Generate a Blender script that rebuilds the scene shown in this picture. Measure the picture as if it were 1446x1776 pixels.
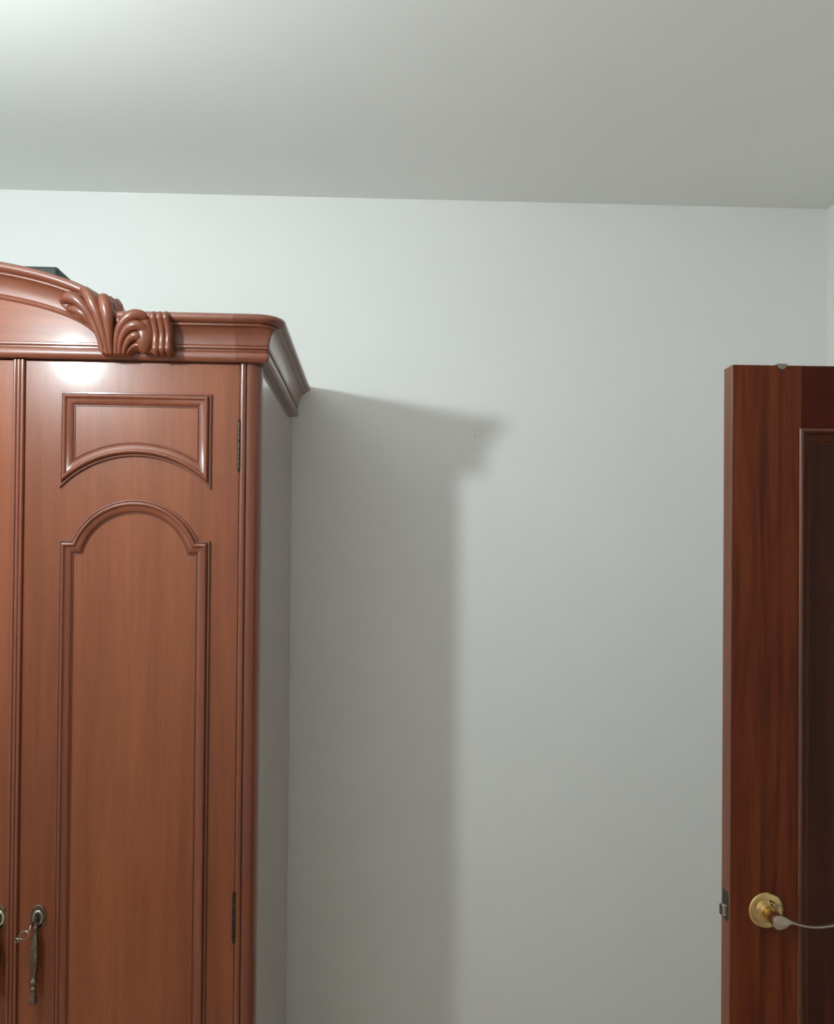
import bpy, bmesh, math, random
from mathutils import Vector, Matrix
R = math.radians
scene = bpy.context.scene
for o in list(bpy.data.objects): bpy.data.objects.remove(o)
col = scene.collection

# ---------------------------------------------------------------- camera
cam_d = bpy.data.cameras.new('camera'); cam = bpy.data.objects.new('camera', cam_d); col.objects.link(cam)
cam_d.sensor_fit = 'HORIZONTAL'; cam_d.sensor_width = 36.0
cam_d.lens = 1440.0 / 1446.0 * 36.0
cam_d.shift_y = 72.0 / 1446.0                      # the photograph is cropped at its foot
yaw, roll, tilt = R(1.997), R(0.495), R(0.582)
F = Vector((math.sin(yaw) * math.cos(tilt), math.cos(yaw) * math.cos(tilt), math.sin(tilt)))
R0 = F.cross(Vector((0, 0, 1))).normalized(); U0 = R0.cross(F)
RX = R0 * math.cos(roll) + U0 * math.sin(roll); UX = -R0 * math.sin(roll) + U0 * math.cos(roll)
m = Matrix((RX, UX, -F)).transposed().to_4x4(); m.translation = Vector((0, 0, 1.70))
cam.matrix_world = m
cam_d.clip_start = 0.02
scene.camera = cam

# ---------------------------------------------------------------- light and exposure
world = bpy.data.worlds.new('world'); scene.world = world; world.use_nodes = True
world.node_tree.nodes['Background'].inputs[0].default_value = (0.02, 0.025, 0.03, 1)
world.node_tree.nodes['Background'].inputs[1].default_value = 0.2
scene.view_settings.view_transform = 'Standard'; scene.view_settings.look = 'None'
scene.view_settings.gamma = 1.0; scene.view_settings.use_curve_mapping = False
scene.view_settings.exposure = 0.0
LAMP = Vector((-0.982, 0.90, 2.343)); BULB_R = .041; LAMP_STRENGTH = 715.0; LAMP_COLOR = (0.865, 0.99, 1.02)

# ---------------------------------------------------------------- room sizes
XL, XR, YF, YB, ZC = -1.95, 1.342, -0.6, 2.5, 2.797
DOOR_Y, DOOR_H = 1.40, 2.042
NAIL = (.2586, 2.081)

# ---------------------------------------------------------------- materials
def new_mat(name):
    mt = bpy.data.materials.new(name); mt.use_nodes = True
    nt = mt.node_tree; b = nt.nodes['Principled BSDF']
    return mt, nt, b
def ramp(nt, fac, stops):
    r = nt.nodes.new('ShaderNodeValToRGB'); e = r.color_ramp.elements
    while len(e) < len(stops): e.new(0.5)
    for k, (p, c) in zip(e, stops): k.position = p; k.color = (*c, 1)
    nt.links.new(fac, r.inputs[0]); return r.outputs[0]
def coords(nt, scale, rot=(0, 0, 0)):
    t = nt.nodes.new('ShaderNodeTexCoord'); mp = nt.nodes.new('ShaderNodeMapping')
    mp.inputs['Scale'].default_value = scale; mp.inputs['Rotation'].default_value = rot
    nt.links.new(t.outputs['Object'], mp.inputs[0]); return mp.outputs[0]
def noise(nt, vec, scale, detail=4, rough=.55, dist=0):
    n = nt.nodes.new('ShaderNodeTexNoise'); n.inputs['Scale'].default_value = scale
    n.inputs['Detail'].default_value = detail; n.inputs['Roughness'].default_value = rough
    n.inputs['Distortion'].default_value = dist
    nt.links.new(vec, n.inputs['Vector']); return n.outputs['Fac']
def mix(nt, a, b, fac, mode='MIX'):
    n = nt.nodes.new('ShaderNodeMix'); n.data_type = 'RGBA'; n.blend_type = mode
    if isinstance(fac, float): n.inputs[0].default_value = fac
    else: nt.links.new(fac, n.inputs[0])
    for k, v in ((6, a), (7, b)):
        if isinstance(v, tuple): n.inputs[k].default_value = (*v, 1)
        else: nt.links.new(v, n.inputs[k])
    return n.outputs[2]
def bump(nt, b, h, strength, dist):
    n = nt.nodes.new('ShaderNodeBump'); n.inputs['Strength'].default_value = strength; n.inputs['Distance'].default_value = dist
    nt.links.new(h, n.inputs['Height']); nt.links.new(n.outputs[0], b.inputs['Normal'])

def wood(name, light, mid, dark, grain='z', rough=.3, coat=.6, coat_rough=.12, figure=1.0, ior=1.5, fine=1.0, spec=.5):
    mt, nt, b = new_mat(name)
    sc = {'z': (1, 1, .06), 'x': (.06, 1, 1), 'y': (1, .06, 1)}[grain]
    v = coords(nt, sc)
    n1 = noise(nt, v, 9 * figure, 3, .5, .8)            # broad figure
    n2 = noise(nt, v, 70 * fine, 4, .6, .3)             # grain streaks
    n3 = noise(nt, v, 420, 2, .5)                       # pores
    c = ramp(nt, n1, [(.30, dark), (.5, mid), (.72, light)])
    g = ramp(nt, n2, [(.3, (.80, .76, .72)), (.6, (1, 1, 1)), (.8, (1.06, 1.08, 1.08))])
    c = mix(nt, c, g, .75, 'MULTIPLY')
    p = ramp(nt, n3, [(.36, (.82, .78, .74)), (.48, (1, 1, 1))])
    c = mix(nt, c, p, .5, 'MULTIPLY')
    nt.links.new(c, b.inputs['Base Color'])
    b.inputs['Roughness'].default_value = rough; b.inputs['IOR'].default_value = ior
    b.inputs['Specular IOR Level'].default_value = spec; b.inputs['Coat Weight'].default_value = coat; b.inputs['Coat Roughness'].default_value = coat_rough
    bump(nt, b, n2, .03, .002)
    return mt
def paint(name, colr, rough=.75, bumps=.12, scale=140):
    mt, nt, b = new_mat(name)
    v = coords(nt, (1, 1, 1))
    n = noise(nt, v, scale, 4, .6); big = noise(nt, v, 2.5, 3, .5)
    c = ramp(nt, big, [(.35, tuple(k * .985 for k in colr)), (.65, colr)])
    nt.links.new(c, b.inputs['Base Color']); b.inputs['Roughness'].default_value = rough
    b.inputs['Specular IOR Level'].default_value = .25
    bump(nt, b, n, bumps, .002); return mt
def metal(name, c1, c2, rough, scale=60, metallic=1.0):
    mt, nt, b = new_mat(name)
    v = coords(nt, (1, 1, 1)); n = noise(nt, v, scale, 4, .6)
    nt.links.new(ramp(nt, n, [(.35, c1), (.65, c2)]), b.inputs['Base Color'])
    b.inputs['Metallic'].default_value = metallic; b.inputs['Roughness'].default_value = rough
    return mt
CH_L, CH_M, CH_D = (.262, .074, .028), (.226, .061, .023), (.178, .046, .017)
MO_L, MO_M, MO_D = (.225, .058, .025), (.195, .048, .020), (.16, .038, .015)
M = {}
M['cherry'] = wood('cherry_veneer', CH_L, CH_M, CH_D, 'z', .33, .30, .12, spec=.30)
M['cherry_h'] = wood('cherry_veneer_across', CH_L, CH_M, CH_D, 'x', .33, .16, .11, spec=.28)
M['mould'] = wood('cherry_moulding', MO_L, MO_M, MO_D, 'z', .33, .55, .12, spec=.5)
M['mould_h'] = wood('cherry_moulding_across', MO_L, MO_M, MO_D, 'x', .40, .45, .14, spec=.7)
M['mould_y'] = wood('cherry_moulding_deep', (.20, .048, .019), (.175, .040, .016), (.14, .032, .013), 'y', .32, .65, .11)
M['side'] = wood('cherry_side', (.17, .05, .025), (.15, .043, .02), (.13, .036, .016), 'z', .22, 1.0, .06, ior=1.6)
M['sapele'] = wood('sapele', (.185, .038, .008), (.130, .022, .004), (.080, .011, .002), 'z', .42, .08, .2, 5.5, fine=.8, spec=.2)
M['sapele_mould'] = wood('sapele_moulding', (.13, .034, .013), (.105, .025, .009), (.08, .018, .006), 'z', .3, .7, .14, 3)
M['sapele_h'] = wood('sapele_across', (.090, .014, .004), (.072, .011, .003), (.056, .009, .002), 'x', .45, .04, .2, 3.2, spec=.12)
M['sapele_panel'] = wood('sapele_panel', (.088, .022, .009), (.064, .014, .006), (.044, .009, .004), 'z', .42, .08, .2, 4.2, spec=.2)
M['sapele_edge'] = wood('sapele_edge', (.225, .064, .028), (.19, .052, .022), (.16, .043, .018), 'z', .42, .2, .25, 1.5)
M['wall'] = paint('wall_paint', (.905, .892, .864))
M['ceiling'] = paint('ceiling_paint', (.90, .888, .858), .85, .08)
M['floor'] = wood('floor_wood', (.66, .53, .42), (.61, .49, .38), (.55, .43, .33), 'y', .4, .2, .2)
M['trim'] = wood('trim_sapele', (.14, .04, .015), (.10, .026, .01), (.07, .018, .007), 'z', .36, .35, .2, 2)
M['bronze'] = metal('antique_bronze', (.15, .112, .085), (.25, .195, .15), .25, 120)
M['bronze_pale'] = metal('worn_bronze', (.34, .28, .22), (.46, .40, .33), .4, 150)
M['brass_pale'] = metal('pale_brass', (.55, .50, .30), (.66, .62, .42), .35, 150)
M['brass'] = metal('brass', (.62, .43, .19), (.70, .50, .24), .2, 40)
M['satin'] = metal('satin_brass', (.50, .40, .32), (.56, .46, .38), .38, 80)
M['steel'] = metal('steel', (.52, .53, .50), (.62, .63, .60), .28, 90)
M['dull_steel'] = metal('dull_steel', (.26, .23, .20), (.33, .30, .26), .4, 90)
M['dark_steel'] = metal('dark_steel', (.07, .065, .055), (.12, .11, .095), .4, 90)
M['hinge_bronze'] = metal('dark_bronze', (.05, .032, .024), (.10, .07, .05), .5, 120)
M['nail'] = paint('nail_grey', (.16, .14, .12), .6)
M['hole'] = metal('lock_dark', (.008, .006, .005), (.012, .01, .008), .8, 50, 0)
M['case'] = paint('dark_case', (.028, .036, .034), .5, .25, 300)
M['case_trim'] = paint('dark_case_trim', (.018, .022, .021), .4, .1, 300)
M['plastic'] = paint('white_plastic', (.82, .82, .80), .35, .02)
mt, nt, b = new_mat('bulb_glow')
b.inputs['Base Color'].default_value = (1, 1, 1, 1)
b.inputs['Emission Color'].default_value = (*LAMP_COLOR, 1); b.inputs['Emission Strength'].default_value = LAMP_STRENGTH
M['bulb'] = mt

# ---------------------------------------------------------------- helpers
def link(o, parent=None):
    col.objects.link(o)
    if parent is not None: o.parent = parent
    return o
def tag(o, label=None, cat=None, group=None, kind=None):
    for k, v in (('label', label), ('category', cat), ('group', group), ('kind', kind)):
        if v: o[k] = v
    return o
def empty(name, loc, rz=0):
    o = bpy.data.objects.new(name, None); o.location = loc; o.rotation_euler = (0, 0, rz); o.empty_display_size = .05
    return link(o)
def obj(name, bm, mat, parent=None, smooth=0, loc=None):
    bmesh.ops.remove_doubles(bm, verts=bm.verts, dist=1e-6)
    bmesh.ops.recalc_face_normals(bm, faces=bm.faces)
    me = bpy.data.meshes.new(name); bm.to_mesh(me); bm.free()
    me.materials.append(M[mat] if isinstance(mat, str) else mat)
    if smooth:
        for p in me.polygons: p.use_smooth = True
        me.set_sharp_from_angle(angle=R(smooth))
    o = bpy.data.objects.new(name, me)
    if loc: o.location = loc
    return link(o, parent)
def dup(o, parent, loc):
    c = o.copy(); col.objects.link(c); c.parent = parent; c.location = loc; return c
def box(x0, x1, y0, y1, z0, z1, bevel=0, seg=2, bm=None):
    b2 = bmesh.new()
    r = bmesh.ops.create_cube(b2, size=1)
    for v in r['verts']:
        v.co = Vector(((x0 + x1) / 2 + v.co.x * (x1 - x0), (y0 + y1) / 2 + v.co.y * (y1 - y0), (z0 + z1) / 2 + v.co.z * (z1 - z0)))
    if bevel: bmesh.ops.bevel(b2, geom=b2.edges[:], offset=bevel, segments=seg, affect='EDGES', profile=.5)
    if bm is None: return b2
    me = bpy.data.meshes.new('tmp'); b2.to_mesh(me); b2.free(); bm.from_mesh(me); bpy.data.meshes.remove(me)
    return bm
def grid_faces(bm, rows, close_u=False, close_v=False):
    nu, nv = len(rows), len(rows[0])
    for i in range(nu if close_u else nu - 1):
        for j in range(nv if close_v else nv - 1):
            q = [rows[i][j], rows[(i + 1) % nu][j], rows[(i + 1) % nu][(j + 1) % nv], rows[i][(j + 1) % nv]]
            try: bm.faces.new(q)
            except ValueError: pass
def lathe(prof, axis='z', seg=24, bm=None, mod=None, at=(0, 0, 0)):
    """prof: (radius, along) pairs; mod(angle, along) scales the radius"""
    bm = bm or bmesh.new(); rows = []
    for r, h in prof:
        row = []
        for k in range(seg):
            a = 2 * math.pi * k / seg; rr = max(r, 1e-5) * (mod(a, h) if mod else 1)
            c, s = rr * math.cos(a), rr * math.sin(a)
            p = {'z': (c, s, h), 'y': (c, h, s), 'x': (h, c, s)}[axis]
            row.append(bm.verts.new(Vector(p) + Vector(at)))
        rows.append(row)
    grid_faces(bm, rows, False, True)
    if prof[0][0] > 1e-4: bm.faces.new(rows[0])
    if prof[-1][0] > 1e-4: bm.faces.new(rows[-1])
    return bm
def catmull(P, n=6):
    P = [Vector(p) for p in P]; Q = [P[0] * 2 - P[1]] + P + [P[-1] * 2 - P[-2]]; out = []
    for i in range(1, len(Q) - 2):
        for k in range(n):
            t = k / n; a, b_, c, d = Q[i - 1], Q[i], Q[i + 1], Q[i + 2]
            out.append(.5 * ((2 * b_) + (c - a) * t + (2 * a - 5 * b_ + 4 * c - d) * t * t + (3 * b_ - a - 3 * c + d) * t ** 3))
    out.append(P[-1]); return out
def tube(pts, rad, seg=12, n=6, bm=None, flat=1.0, round_ends=True):
    """tube through pts (Catmull-Rom) with radii rad; rounded ends; flat squashes in y"""
    bm = bm or bmesh.new()
    C4 = catmull([(*p, r) if False else Vector((*p, )).to_4d() for p, r in zip(pts, rad)], n) if False else None
    path = catmull(pts, n)
    rr = [v.x for v in catmull([(r, 0, 0) for r in rad], n)]
    if round_ends:
        d0 = (path[0] - path[1]).normalized(); d1 = (path[-1] - path[-2]).normalized()
        r0, r1 = rr[0], rr[-1]; pre, prr, post, porr = [], [], [], []
        for k in range(1, 5):
            a = k / 4 * math.pi / 2
            pre.insert(0, path[0] + d0 * r0 * math.sin(a)); prr.insert(0, max(r0 * math.cos(a), 1e-5))
            post.append(path[-1] + d1 * r1 * math.sin(a)); porr.append(max(r1 * math.cos(a), 1e-5))
        path = pre + path + post; rr = prr + rr + porr
    rows = []; up = None
    for i, p in enumerate(path):
        t = (path[min(i + 1, len(path) - 1)] - path[max(i - 1, 0)]).normalized()
        if up is None: up = t.orthogonal().normalized()
        up = (up - t * up.dot(t)).normalized(); w = t.cross(up)
        row = []
        for k in range(seg):
            a = 2 * math.pi * k / seg; q = (up * math.cos(a) + w * math.sin(a)) * rr[i]
            q.y *= flat
            row.append(bm.verts.new(p + q))
        rows.append(row)
    grid_faces(bm, rows, False, True)
    bm.faces.new(rows[0]); bm.faces.new(rows[-1]); return bm
def extrude_outline(pts, y0, y1, bevel=0, seg=2):
    """(x, z) outline extruded from y0 to y1"""
    bm = bmesh.new()
    a = [bm.verts.new((x, y0, z)) for x, z in pts]; f = bm.faces.new(a)
    r = bmesh.ops.extrude_face_region(bm, geom=[f])
    for v in r['geom']:
        if isinstance(v, bmesh.types.BMVert): v.co.y = y1
    bmesh.ops.recalc_face_normals(bm, faces=bm.faces)
    if bevel:
        ed = [e for e in bm.edges if abs(e.verts[0].co.y - y0) < 1e-6 and abs(e.verts[1].co.y - y0) < 1e-6]
        bmesh.ops.bevel(bm, geom=ed, offset=bevel, segments=seg, affect='EDGES', profile=.5)
    return bm

def frame_moulding(sides, prof, y0):
    """moulded frame: sides run anticlockwise, each ('L', p, q) or ('A', centre, radius, sign, p, q);
    prof is (distance inwards, height in front of y0)"""
    def off(s, d):
        if s[0] == 'L':
            p, q = Vector(s[1]), Vector(s[2]); t = (q - p).normalized(); n = Vector((-t.y, t.x))
            return ('L', p + n * d, t)
        return ('A', Vector(s[1]), s[2] + s[3] * d)
    def cut(a, b, near):
        if a[0] == 'L' and b[0] == 'L':
            den = a[2].x * b[2].y - a[2].y * b[2].x; w = b[1] - a[1]
            return a[1] + a[2] * ((w.x * b[2].y - w.y * b[2].x) / den)
        if a[0] == 'A': a, b = b, a
        w = a[1] - b[1]; B = w.dot(a[2]); Cc = w.dot(w) - b[2] ** 2; D = math.sqrt(max(B * B - Cc, 0))
        c = [a[1] + a[2] * (-B - D), a[1] + a[2] * (-B + D)]
        return min(c, key=lambda k: (k - near).length)
    n = len(sides); bm = bmesh.new(); rows = []
    for d, h in prof:
        O = [off(s, d) for s in sides]; row = []
        starts = [Vector(s[1] if s[0] == 'L' else s[4]) for s in sides]
        K = [cut(O[i - 1], O[i], starts[i]) for i in range(n)]
        for i in range(n):
            p, q = K[i], K[(i + 1) % n]
            if sides[i][0] == 'L':
                for k in range(2): row.append(p.lerp(q, k / 2))
            else:
                c = O[i][1]; a0 = math.atan2((p - c).y, (p - c).x); a1 = math.atan2((q - c).y, (q - c).x); rad = O[i][2]
                for k in range(24):
                    a = a0 + (a1 - a0) * k / 24; row.append(c + Vector((math.cos(a), math.sin(a))) * rad)
        rows.append([bm.verts.new((v.x, y0 - h, v.y)) for v in row])
    grid_faces(bm, rows, False, True)
    return bm

# ================================================================ the room
T = .10
def struct(name, bm, mat, parent=None, smooth=0):
    o = obj(name, bm, mat, parent, smooth)
    if parent is None: o['kind'] = 'structure'
    return o
HX = 2.6                                            # hallway beyond the doorway
DY0, DY1 = DOOR_Y + .035 - .765, DOOR_Y + .045       # doorway in the right wall
struct('floor', box(XL - T, HX, YF - T, YB + T, -.08, 0), 'floor')
struct('ceiling', box(XL - T, HX, YF - T, YB + T, ZC, ZC + .1), 'ceiling')
struct('wall_back', box(XL - T, XR + T, YB, YB + T, 0, ZC), 'wall')
nh = obj('nail_hole', lathe([(.0015, .0004), (.0015, -.0004), (.0008, -.0007), (.0003, -.0003)], 'y', 10), 'nail', bpy.data.objects['wall_back'], 0, (NAIL[0], YB, NAIL[1]))
struct('wall_left', box(XL - T, XL, YF, YB, 0, ZC), 'wall')
struct('wall_front', box(XL - T, HX, YF - T, YF, 0, ZC), 'wall')
bm = box(XR, XR + T, DY1, YB, 0, ZC)
box(XR, XR + T, YF, DY0, 0, ZC, bm=bm); box(XR, XR + T, DY0, DY1, DOOR_H + .02, ZC, bm=bm)
struct('wall_right', bm, 'wall')
struct('wall_hallway', box(HX, HX + T, YF - T, YB + T, 0, ZC), 'wall')
struct('wall_hallway_end', box(XR + T, HX, YB, YB + T, 0, ZC), 'wall')
for k, (y0, y1, z0, z1) in enumerate([(DY0 - .07, DY0 + .012, 0, DOOR_H + .09), (DY1 - .004, DY1 + .07, 0, DOOR_H + .09), (DY0 + .012, DY1 - .004, DOOR_H + .008, DOOR_H + .09)]):
    struct('trim_%d' % (k + 1), box(XR - .014, XR + T + .014, y0, y1, z0, z1, .004), 'trim', smooth=30)
for nm, a in (('baseboard_back', (-.27, XR - .014, YB - .014, YB, 0, .08)), ('baseboard_left', (XL, XL + .014, YF, YB - .014, 0, .08)),
              ('baseboard_front', (XL + .014, XR, YF, YF + .014, 0, .08)), ('baseboard_right', (XR - .014, XR, DY1 + .07, YB - .014, 0, .08))):
    struct(nm, box(*a, .003), 'trim', smooth=30)

# ================================================================ wardrobe
WR = empty('wardrobe', (-.2806, 1.8396, 0), R(.84))
tag(WR, 'glossy cherry wood wardrobe with carved arched pediment and moulded panel doors', 'wardrobe')
UC = -.755                                          # middle of the wardrobe (local x); local y runs back to the wall
UL = 2 * UC                                         # left side
DEPTH = .648
FACE = -.02                                         # front face of the doors
ZB, ZT = .12, 2.128                                 # doors' foot and head
obj('side_panel', box(-.022, 0, .010, DEPTH, .02, 2.14, .001), 'side', WR)
obj('side_panel', box(UL, UL + .022, .010, DEPTH, .02, 2.14, .001), 'side', WR)
obj('back_panel', box(UL + .022, -.022, DEPTH - .01, DEPTH, .02, 2.14), 'side', WR)
obj('top_panel', box(UL + .022, -.022, .02, DEPTH - .01, 2.118, 2.14), 'cherry_h', WR)
obj('bottom_panel', box(UL + .022, -.022, .02, DEPTH - .01, .10, .12), 'cherry_h', WR)
obj('shelf', box(UL + .022, -.022, .03, DEPTH - .01, 1.74, 1.76), 'cherry_h', WR)
bm = box(UL - .012, .012, -.035, -.005, 0, .10, .006)
box(UL - .006, .006, -.028, .02, .10, .115, .004, bm=bm)
box(-.012, .012, -.005, DEPTH, 0, .10, .004, bm=bm); box(UL - .012, UL + .012, -.005, DEPTH, 0, .10, .004, bm=bm)
obj('plinth', bm, 'mould_h', WR)

def corner_post(sign):
    # plan outline, from the door's edge round to the side: bead, groove, quarter round
    P = [(-.0452, .012), (-.0452, -.0185)]
    for k in range(9):                              # bead
        a = math.pi - math.pi * k / 8; P.append((-.0385 + .0064 * math.cos(a), -.0188 - .0036 * math.sin(a)))
    P += [(-.0312, -.0165), (-.0300, -.0165)]
    P += [(-.0298, -.0193), (-.0265, -.0195)]
    for k in range(1, 13):
        a = math.pi / 2 * k / 12; P.append((-.0265 + .0265 * math.sin(a), .007 - .0265 * math.cos(a)))
    P += [(0, .012)]
    bm = bmesh.new(); rows = []
    for z in (.115, 2.13):
        rows.append([bm.verts.new(((x if sign > 0 else UL - x), y, z)) for x, y in P])
    grid_faces(bm, rows, False, True); bm.faces.new(rows[0]); bm.faces.new(rows[1])
    return bm
for s in (1, -1): obj('corner_post', corner_post(s), 'mould', WR, 25)

# doors, each with its moulded frames, lock plate, drop handle
PROF = [(0, 0), (0, .0045), (.0010, .0056), (.0032, .0058), (.0040, .0034), (.0048, .0034), (.0054, .0085), (.0072, .0118), (.0100, .0130), (.0126, .0120),
        (.0142, .0090), (.0150, .0084), (.0190, .0078), (.0240, .0056), (.0268, .0030), (.0280, .0006), (.0291, .0006), (.0294, .0026), (.0300, .0022), (.0300, 0)]
def upper_frame(c):
    hw, zt, zb, za = .1605, 2.0605, 1.853, 1.9235
    sag = za - zb; Rr = (hw * hw + sag * sag) / (2 * sag); cen = (c, za - Rr)
    BL, BR, TR, TL = (c - hw, zb), (c + hw, zb), (c + hw, zt), (c - hw, zt)
    return frame_moulding([('A', cen, Rr, 1, BL, BR), ('L', BR, TR), ('L', TR, TL), ('L', TL, BL)], PROF, FACE)
def lower_frame(c):
    hw, zf, za, zb, st = .1605, 1.7412, 1.830, .26, .134
    sag = za - zf; Rr = (st * st + sag * sag) / (2 * sag); cen = (c, za - Rr)
    BL, BR, R1, R2, L2, L1 = (c - hw, zb), (c + hw, zb), (c + hw, zf), (c + st, zf), (c - st, zf), (c - hw, zf)
    return frame_moulding([('L', BL, BR), ('L', BR, R1), ('L', R1, R2), ('A', cen, Rr, -1, R2, L2), ('L', L2, L1), ('L', L1, BL)], PROF, FACE)
def escutcheon_mesh():
    bm = bmesh.new()
    a_, b_ = .0145, .0225
    prof = [(1.17, 0), (1.17, .0012), (1.10, .0022), (1.0, .0028), (.90, .0024), (.80, .0016), (.0005, .0016)]
    rows = []
    for q, h in prof:
        rows.append([bm.verts.new((a_ * q * math.cos(t), -h, b_ * q * math.sin(t))) for t in [2 * math.pi * k / 40 for k in range(40)]])
    grid_faces(bm, rows, False, True); bm.faces.new(rows[0])
    for k in range(30):                             # beaded rim
        t = 2 * math.pi * k / 30
        bmesh.ops.create_icosphere(bm, subdivisions=1, radius=.0016, matrix=Matrix.Translation((a_ * 1.09 * math.cos(t), -.0024, b_ * 1.09 * math.sin(t))))
    return bm
def rim_mesh():
    bm = bmesh.new(); rows = []
    for q, h in [(1.0, .001), (1.0, .0024), (.93, .0040), (.80, .0048), (.66, .0044), (.54, .0030), (.50, .0018), (.0005, .0018)]:
        rows.append([bm.verts.new((.0120 * q * math.cos(t), -h, .0165 * q * math.sin(t) - .0015)) for t in [2 * math.pi * k / 32 for k in range(32)]])
    grid_faces(bm, rows, False, True); bm.faces.new(rows[0]); return bm
def keyhole_mesh():
    P = [(.0044 * math.cos(t), .005 + .0044 * math.sin(t)) for t in [math.pi * (-.28 + 1.56 * k / 14) for k in range(15)]]
    P += [(-.0032, -.010), (.0032, -.010)]
    return extrude_outline(P, -.0050, -.001)
def handle_mesh():
    flute = lambda a, h: (1 + .09 * math.cos(8 * a)) if -.100 < h < -.022 else (1 + .07 * math.cos(12 * a) if h < -.130 else 1)
    prof = [(.0005, .004), (.0035, .002), (.0045, -.003), (.0040, -.008), (.0032, -.012), (.0046, -.016), (.0050, -.020), (.0056, -.026), (.0068, -.040), (.0078, -.056),
            (.0080, -.068), (.0072, -.082), (.0056, -.094), (.0042, -.101), (.0046, -.104), (.0068, -.108), (.0072, -.112), (.0062, -.116), (.0040, -.119),
            (.0044, -.122), (.0058, -.125), (.0044, -.128), (.0042, -.131), (.0052, -.135), (.0060, -.141), (.0064, -.148), (.0066, -.155), (.0050, -.158), (.0005, -.159)]
    bm = lathe([(r * 1.2, h) for r, h in prof], 'z', 32, mod=flute)
    rot = Matrix.Rotation(R(-4), 4, 'X')
    for v in bm.verts: v.co = rot @ v.co + Vector((0, -.013, -.017))
    tube([(0, .0, -.014), (0, -.008, -.013), (0, -.013, -.015)], [.0032, .003, .003], 10, 4, bm)
    return bm
esc0 = hand0 = hole0 = None
hinges = []
def door(u0, u1, c, hu, mats, hinge_u):
    global esc0, hand0, hole0
    d = obj('wardrobe_door', box(u0, u1, FACE, 0.002, ZB, ZT - .001, .0015, 2), 'cherry', WR)
    obj('panel_moulding', upper_frame(c), 'mould', d, 30)
    obj('panel_moulding', lower_frame(c), 'mould', d, 30)
    loc = (hu, FACE, .9335)
    e = obj('lock_plate', escutcheon_mesh(), 'bronze', d, 50, loc)
    obj('keyhole_rim', rim_mesh(), mats, d, 50, loc)
    k = obj('keyhole', keyhole_mesh(), 'hole', d, 0, loc)
    h = obj('drop_handle', handle_mesh(), 'bronze', d, 50, loc)
    for z in (1.95, .927):
        bm = bmesh.new()
        pr = [(.0005, .058), (.0022, .0565), (.003, .054), (.0022, .052), (.0036, .0515)]
        for q in range(5): zz = .0515 - q * .0206; pr += [(.0036, zz - .0005), (.0036, zz - .0198), (.0031, zz - .0202)]
        pr += [(.0036, -.0515), (.0022, -.052), (.003, -.054), (.0022, -.0565), (.0005, -.058)]
        lathe(pr, 'z', 14, bm)
        box(-.004, .004, -.001, .004, -.05, .05, bm=bm)
        obj('hinge', bm, 'hinge_bronze', d, 40, (hinge_u, FACE - .0005, z))
    return d
door(-.5028, -.0456, -.266, -.4607, 'bronze_pale', -.0462)
door(-.9820, -.5272, UC, -.5415, 'brass_pale', -.9830)
door(UL + .0456, UL + .5028, UL + .266, UL + .4607, 'bronze_pale', UL + .0462)
def reeded(u):
    w = .0235; P = [(-w / 2, .004), (-w / 2, -.0245)]
    for k in range(3):
        cx = -w / 2 + w * (k + .5) / 3
        for q in range(7):
            a = math.pi - math.pi * q / 6; P.append((cx + w / 6.4 * math.cos(a), -.0255 - .0036 * math.sin(a)))
    P += [(w / 2, -.0245), (w / 2, .004)]
    bm = bmesh.new(); rows = [[bm.verts.new((u + x, y, z)) for x, y in P] for z in (ZB, ZT - .001)]
    grid_faces(bm, rows, False, True); bm.faces.new(rows[0]); bm.faces.new(rows[1]); return bm
for u in (-.5142, UL + .5142): obj('reeded_strip', reeded(u), 'mould', WR, 30)

# cornice: profile as (projection, height)
CP0 = [(-.005, 2.128), (.012, 2.128), (.0155, 2.131), (.0182, 2.136), (.0186, 2.141), (.0176, 2.147), (.0150, 2.1520), (.0130, 2.1535), (.0130, 2.1560),
       (.0170, 2.1570), (.0188, 2.1590), (.0188, 2.1625), (.0170, 2.1645), (.0182, 2.1660), (.0190, 2.172), (.0205, 2.180), (.0230, 2.188), (.0265, 2.195), (.0310, 2.2010), (.0355, 2.2040),
       (.0375, 2.2045), (.0390, 2.2060), (.0390, 2.2090), (.0400, 2.2100), (.0455, 2.2110), (.0500, 2.2140), (.0525, 2.2185), (.0528, 2.2225), (.0505, 2.2280), (.0455, 2.2315), (.0400, 2.2325), (-.005, 2.2325)]
CP = [(d, 2.130 + (z - 2.128) * .096 / .1045) for d, z in CP0]
def cap(bm, row):
    try: bm.faces.new(row)
    except ValueError: pass
def straight_run(prof, u0, u1):
    bm = bmesh.new(); rows = [[bm.verts.new((u, FACE - d, z)) for d, z in prof] for u in (u0, u1)]
    grid_faces(bm, rows, False, True); cap(bm, rows[0]); cap(bm, rows[1]); return bm
ZTOR = 2.130 + (2.2095 - 2.128) * .096 / .1045
def corner_run(prof, sign, eps=.0006):
    fx = lambda x: x if sign > 0 else UL - x
    bm = bmesh.new(); path = []
    NA = 12
    for i in range(NA + 3):
        row = []
        for d, z in prof:
            d2 = d + eps
            rho = .050 if z > ZTOR else .004 if d < .024 else .004 + .041 * min(1, (d - .024) / .015)
            if i == 0: p = (-.052, FACE - d2)
            elif i == NA + 2: p = (d2, DEPTH)
            else:
                a = math.pi / 2 * (i - 1) / NA
                p = (d2 - rho + rho * math.sin(a), FACE - d2 + rho - rho * math.cos(a))
            row.append(bm.verts.new((fx(p[0]), p[1], z)))
        path.append(row)
    grid_faces(bm, path, False, True); cap(bm, path[0]); cap(bm, path[-1]); return bm
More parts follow.
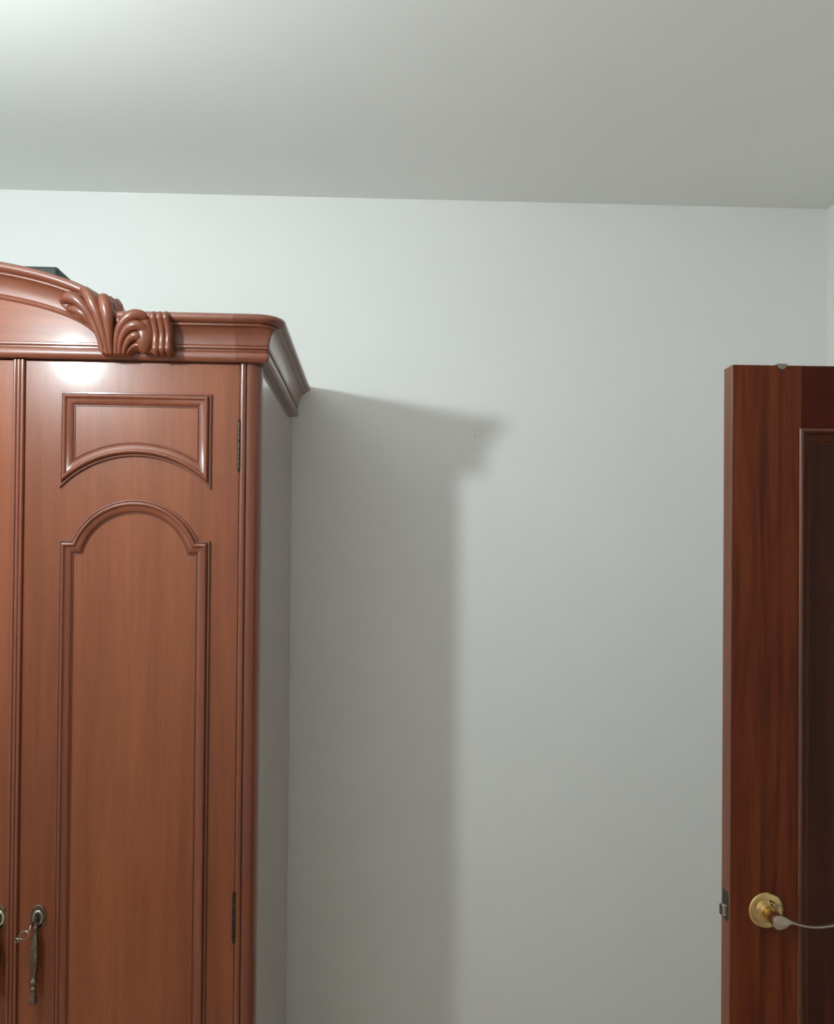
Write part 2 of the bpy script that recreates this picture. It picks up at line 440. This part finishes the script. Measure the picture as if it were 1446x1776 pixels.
# front mouldings beside the carving, corner pieces running back along the sides
for s in (1, -1):
    a, b_ = (-.300, -.0525) if s > 0 else (UL + .0525, UL + .300)
    obj('cornice_front', straight_run(CP, a, b_), 'mould_h', WR, 30)
    obj('cornice_corner', corner_run(CP, s), 'mould_y', WR, 30)
LOW = [p for p in CP[:13]] + [(-.005, CP[12][1])]
obj('frieze_moulding', straight_run(LOW, UL + .300, -.300), 'mould_h', WR, 30)
# arched pediment
EA, EB, EZ = .42, .113, 2.1636
def arch(x):
    q = max(1 - (x / EA) ** 2, .0); return EZ + EB * math.sqrt(q)
N = 64; xs = []
for k in range(N + 1):
    t = -1 + 2 * k / N; xs.append(.4165 * math.sin(t * math.pi / 2))
TP = [(UC + x, arch(x) + .012) for x in xs]
out = [(UC + .4165, 2.150)] + [(u, z) for u, z in reversed(TP)] + [(UC - .4165, 2.150)]
obj('pediment_board', extrude_outline(out, -.034, .0), 'cherry_h', WR, 30)
Z0 = CP[12][1]
AP = [(-.010, -.005), (-.010, .013), (-.0085, .0165), (-.005, .0190), (-.0015, .0180), (0, .0165)] + [(z - Z0, d) for d, z in CP[13:]]
bm = bmesh.new(); rows = []
for k, x in enumerate(xs):
    e = 1e-4; x1, x0 = min(x + e, .4199), max(x - e, -.4199)
    t = Vector((x1 - x0, arch(x1) - arch(x0))).normalized(); n = Vector((-t.y, t.x))
    rows.append([bm.verts.new((UC + x + n.x * o_, FACE - d, arch(x) + n.y * o_)) for o_, d in AP])
grid_faces(bm, rows, False, True); cap(bm, rows[0]); cap(bm, rows[-1])
obj('arch_moulding', bm, 'mould_h', WR, 30)

# carving where arch and cornice meet (drawing units are 0.216 mm)
def carv(X, Y, v=0):
    x = X / 5.5615 - 37.4; y = Y / 5.5615 - 31.9
    return (-.4216 + .001201 * x, v, 2.2537 - .001207 * y + .0000213 * x)
DU = .000216
def carving(sign):
    def fl(bm):
        if sign < 0:
            for v in bm.verts: v.co.x = UL - v.co.x
        return bm
    LO = [(215, 205), (240, 160), (330, 130), (410, 112), (440, 88), (520, 100), (570, 150), (650, 148), (720, 170), (790, 230), (828, 300), (826, 345), (792, 352), (770, 480), (745, 600), (725, 738), (640, 738), (598, 690),
          (578, 540), (545, 460), (470, 425), (380, 385), (290, 310), (235, 262)]
    ROo = [(715, 738), (745, 560), (800, 440), (860, 375), (930, 330), (1010, 315), (1080, 335), (1120, 400), (1145, 560), (1150, 735), (1080, 718), (1000, 690), (930, 705), (890, 742)]
    root = obj('shell_carving', fl(extrude_outline([carv(*p)[::2] for p in LO], -.064, -.02, .006, 3)), 'mould', WR, 40)
    obj('shell_body', fl(extrude_outline([carv(*p)[::2] for p in ROo], -.062, -.02, .007, 3)), 'mould', root, 40)
    lobes = [
        ([(318, 290), (390, 308), (465, 352), (535, 425), (585, 520)], [40, 48, 50, 42, 26], [-.058, -.066, -.068, -.065, -.060]),
        ([(268, 212), (335, 200), (420, 235), (500, 318), (560, 420), (605, 540), (632, 640), (648, 715)], [46, 56, 58, 50, 40, 32, 26, 22], [-.062, -.072, -.076, -.075, -.071, -.067, -.063, -.060]),
        ([(430, 128), (495, 150), (555, 230), (605, 335), (640, 450), (668, 570), (684, 660), (690, 722)], [32, 52, 60, 54, 44, 33, 26, 22], [-.060, -.074, -.080, -.080, -.076, -.071, -.066, -.061]),
        ([(640, 205), (675, 235), (700, 300), (716, 400), (722, 500), (722, 610), (724, 722)], [52, 66, 68, 58, 44, 31, 22], [-.064, -.076, -.080, -.080, -.076, -.070, -.062]),
        ([(748, 205), (778, 270), (782, 360), (764, 460), (750, 560), (742, 650)], [38, 46, 44, 32, 22, 14], [-.042, -.048, -.052, -.058, -.058, -.054]),
        ([(768, 722), (785, 610), (815, 510), (870, 430), (950, 378), (1035, 378), (1085, 440)], [24, 31, 40, 50, 56, 52, 38], [-.060, -.067, -.072, -.075, -.076, -.070, -.056]),
        ([(806, 722), (826, 630), (866, 545), (930, 490), (1005, 478), (1075, 525), (1102, 590)], [22, 28, 38, 48, 52, 46, 34], [-.061, -.068, -.073, -.077, -.077, -.067, -.056]),
        ([(846, 724), (876, 655), (926, 595), (990, 572), (1055, 605), (1100, 670)], [21, 28, 38, 44, 40, 32], [-.061, -.067, -.072, -.074, -.064, -.056]),
        ([(880, 718), (915, 680), (975, 652), (1040, 672), (1090, 705)], [18, 22, 28, 28, 20], [-.058, -.061, -.064, -.064, -.058]),
    ]
    for P, rad, vv in lobes:
        obj('lobe', fl(tube([carv(x, y, v) for (x, y), v in zip(P, vv)], [r * DU for r in rad], 16, 6)), 'mould', root, 60)
    c = Vector(carv(1048, 540, -.056)); bm = bmesh.new()
    bmesh.ops.create_uvsphere(bm, u_segments=28, v_segments=18, radius=1)
    for v in bm.verts:
        v.co = c + Vector((v.co.x * 108 * DU, v.co.y * .0245, v.co.z * 196 * DU))
    obj('shell_end', fl(bm), 'mould', root, 60)
    for k, dx in enumerate((0, 62, 122)):
        P = [(1146 + dx, 352), (1146 + dx, 385), (1158 + dx, 450), (1164 + dx, 540), (1160 + dx, 630), (1162 + dx, 690), (1168 + dx, 722)]
        vv = [-.064, -.078, -.074, -.068, -.066, -.067, -.058]
        o = obj('tie_band', fl(tube([carv(x, y, v) for (x, y), v in zip(P, vv)], [r * DU for r in (32, 36, 34, 32, 33, 36, 34)], 14, 6)), 'mould', root, 60)
    bm = box(carv(1120, 0)[0], carv(1320, 0)[0], -.062, -.02, 2.136, 2.222, .004, 2)
    obj('tie_core', fl(bm), 'mould', root, 40)
for s in (1, -1): carving(s)

# key in the lock of the right-hand door
WM = Matrix.Translation(WR.location) @ Matrix.Rotation(R(.84), 4, 'Z')
bm = bmesh.new()
lathe([(.0005, .004), (.0022, .003), (.0022, -.012), (.0030, -.013), (.0030, -.015), (.0022, -.016), (.0022, -.030), (.0034, -.031), (.0034, -.034), (.0020, -.036)], 'y', 14, bm)
def ring(cx, cz, rx, rz, rot, y):
    P = []
    for k in range(21):
        t = 2 * math.pi * k / 20; x, z = rx * math.cos(t), rz * math.sin(t)
        P.append((cx + x * math.cos(rot) - z * math.sin(rot), y - .010 * math.cos(t) * .6 - .004, cz + x * math.sin(rot) + z * math.cos(rot)))
    return P
KY = empty('key', WM @ Vector((-.4607, FACE - .005, .9310)), R(.84))
tag(KY, 'antique bronze key with openwork bow in the wardrobe door lock', 'key')
obj('shank', bm, 'bronze', KY, 50)
bm = tube(ring(-.0125, -.0180, .0140, .0082, R(38), -.034), [.0019] * 21, 8, 2, round_ends=False)
tube(ring(-.0275, -.0285, .0075, .0050, R(38), -.034), [.0018] * 21, 8, 2, bm, round_ends=False)
tube([(0, -.034, 0), (-.0005, -.037, -.005), (-.002, -.038, -.011)], [.0026, .0024, .0022], 8, 4, bm)
obj('bow', bm, 'bronze_pale', KY, 50)

# dark case lying on the wardrobe
CS = empty('storage_case', WM @ Vector((-.78, .31, 2.14)), R(.84))
tag(CS, 'dark grey storage case lying on top of the wardrobe behind the pediment', 'case')
obj('body', box(-.311, .311, -.255, .255, 0, .150, .006, 2), 'case', CS)
obj('lid', box(-.314, .314, -.258, .258, .152, .217, .006, 2), 'case', CS)
obj('seam', box(-.308, .308, -.252, .252, .148, .154), 'case_trim', CS, 0)
obj('handle', tube([(-.06, -.256, .09), (-.055, -.275, .085), (0, -.279, .083), (.055, -.275, .085), (.06, -.256, .09)], [.006] * 5, 10, 5), 'case_trim', CS, 50)

# ================================================================ room door, standing open
DW = .7545                                           # leaf width; local x runs from the hinge (0) to the latch edge (-DW)
DR = empty('door_1', (1.3395, DOOR_Y - .008, 0), R(-.35)); tag(DR, kind='structure')
TH = .035; ST = .1205; RAIL = .112; ZD0 = .008
def L(u): return u - 1.3405
xl = -DW
obj('edge_strip', box(xl, xl + .0015, .0004, TH - .0004, ZD0, DOOR_H - .0003, .0003, 1), 'sapele_edge', DR)
st = obj('stile', box(xl + .0015, xl + ST, 0, TH, ZD0, DOOR_H, .0004, 1), 'sapele', DR)
obj('stile', box(-ST, 0, 0, TH, ZD0, DOOR_H, .0012, 2), 'sapele', DR)
rails = [(DOOR_H - RAIL, DOOR_H), (.74, .88), (ZD0, .20)]
for z0, z1 in rails: obj('rail', box(xl + ST, -ST, .0003, TH - .0003, z0, z1, .0003, 1), 'sapele_h', DR)
DP = [(0, 0), (-.004, 0), (-.0046, .0026), (-.0030, .0050), (.0000, .0060), (.0030, .0050), (.0046, .0030), (.0054, -.0010), (.0075, -.0026), (.0110, -.0046), (.0150, -.0076), (.0185, -.0098), (.0200, -.0100), (.0200, -.0130)]
for z0, z1 in ((.88, DOOR_H - RAIL), (.20, .74)):
    a, b_ = xl + ST, -ST
    obj('panel', box(a - .004, b_ + .004, .0105, TH - .0105, z0 - .004, z1 + .004), 'sapele_panel', DR, 0)
    S = [('L', (a, z0), (b_, z0)), ('L', (b_, z0), (b_, z1)), ('L', (b_, z1), (a, z1)), ('L', (a, z1), (a, z0))]
    obj('panel_moulding', frame_moulding(S, DP[1:], 0), 'sapele_mould', DR, 30)
    bk = frame_moulding(S, DP[1:], 0)
    for v in bk.verts: v.co.y = TH - v.co.y
    obj('panel_moulding', bk, 'sapele_mould', DR, 30)
HXc, HZ = L(.6475), 1.1143
def lever_set(side):
    bm = lathe([(.0300, 0), (.0306, -.0015), (.0303, -.0040), (.0285, -.0056), (.0240, -.0064), (.0195, -.0066), (.0185, -.0076), (.0183, -.0096), (.0168, -.0108), (.0150, -.0110), (.0142, -.0118), (.0140, -.0140), (.0128, -.0150), (.0005, -.0150)], 'y', 40)
    if side < 0:
        for v in bm.verts: v.co.y = -v.co.y
    rose = obj('handle_rose', bm, 'brass', DR, 30, (HXc, 0 if side > 0 else TH, HZ))
    top = [(.0060, .0098), (.0105, .0086), (.0160, .0050), (.0220, .0018), (.0300, -.0012), (.0420, -.0044), (.0560, -.0062), (.0700, -.0062), (.0850, -.0042), (.1000, -.0008), (.1120, .0016)]
    bot = [(.1125, -.0016), (.1000, -.0042), (.0850, -.0076), (.0700, -.0096), (.0560, -.0097), (.0420, -.0080), (.0300, -.0050), (.0235, -.0030), (.0190, -.0030), (.0150, -.0052), (.0115, -.0082), (.0070, -.0108)]
    disc = [(.0118 * math.cos(t), .0118 * math.sin(t)) for t in [R(-62 - (360 - 62 - 60) * k / 22) for k in range(23)]]
    P = top + bot + disc
    bm = extrude_outline(P, -.0535, -.0465, .0010, 2)
    if side < 0:
        for v in bm.verts: v.co.y = -v.co.y
    nk = lathe([(.0122, -.0110), (.0120, -.0180), (.0112, -.0300), (.0113, -.0468)], 'y', 24)
    if side < 0:
        for v in nk.verts: v.co.y = -v.co.y
    obj('lever_neck', nk, 'brass', rose, 40)
    obj('lever_handle', bm, 'satin' if side > 0 else 'brass', rose, 40)
lever_set(1); lever_set(-1)
bm = box(xl - .0006, xl + .002, .006, TH - .006, 1.090, 1.1405, .0004, 1); obj('latch_plate', bm, 'dark_steel', DR)
bm = bmesh.new()
pts = [(-.0095, .0225), (-.0095, .0165), (-.0060, .0105), (.004, .0105), (.004, .0225)]
rows = [[bm.verts.new((xl + x, y, z)) for x, y in pts] for z in (1.0985, 1.1175)]
grid_faces(bm, rows, False, True); bm.faces.new(rows[0]); bm.faces.new(rows[1])
bmesh.ops.bevel(bm, geom=bm.edges[:], offset=.0012, segments=2, affect='EDGES')
obj('latch_bolt', bm, 'steel', DR, 40)
for z in (.25, 1.0, 1.80):
    obj('door_hinge', lathe([(.0005, .052), (.004, .050), (.0055, .047), (.0055, -.047), (.004, -.050), (.0005, -.052)], 'z', 14), 'brass', DR, 40, (-.002, TH + .005, z))

# small over-door hanger
HG = empty('door_hanger', DR.matrix_world @ Vector((0, 0, 0)) if False else (1.3395 + L(.6717) * math.cos(R(-.35)), DOOR_Y - .008 + L(.6717) * math.sin(R(-.35)), DOOR_H), R(-.35))
tag(HG, 'small grey metal hanger clipped over the top edge of the wooden door', 'hanger')
bm = box(-.0088, .0088, -.0022, TH + .0022, .0004, .0026, .0005, 1)
obj('strap', bm, 'dull_steel', HG)
P = [(.0082 * math.cos(R(-180 * k / 12)), .0010 - .0082 * math.sin(R(180 * k / 12))) for k in range(13)]
obj('tab', extrude_outline([(x, z) for x, z in P], -.0022, -.0006, .0004, 1), 'dull_steel', HG, 30)
bm = box(-.0088, .0088, TH + .0006, TH + .0022, -.11, .0016, .0004, 1)
tube([(0, TH + .002, -.105), (0, TH + .012, -.120), (0, TH + .030, -.118), (0, TH + .036, -.100)], [.0035] * 4, 10, 6, bm)
obj('hook', bm, 'dull_steel', HG, 40)

# ================================================================ pendant lamp
PL = empty('pendant_lamp', (LAMP.x, LAMP.y, ZC))
tag(PL, 'bare round bulb hanging on a white cord from the ceiling', 'lamp')
obj('ceiling_rose', lathe([(.048, 0), (.048, -.006), (.040, -.020), (.012, -.030), (.0005, -.030)], 'z', 32), 'plastic', PL, 40)
dz = ZC - LAMP.z
obj('cord', lathe([(.003, -.028), (.003, -(dz - .115))], 'z', 10), 'plastic', PL, 40)
obj('socket', lathe([(.0005, -(dz - .120)), (.012, -(dz - .118)), (.020, -(dz - .105)), (.021, -(dz - .060)), (.016, -(dz - .050)), (.0005, -(dz - .050))], 'z', 24), 'plastic', PL, 40)
pr = [(.0140, -(dz - .051))]
for k in range(1, 25):
    a = R(20 + (180 - 20) * k / 24); pr.append((max(BULB_R * math.sin(a), .0003), -(dz - BULB_R * math.cos(a))))
obj('bulb', lathe(pr, 'z', 32), 'bulb', PL, 60)
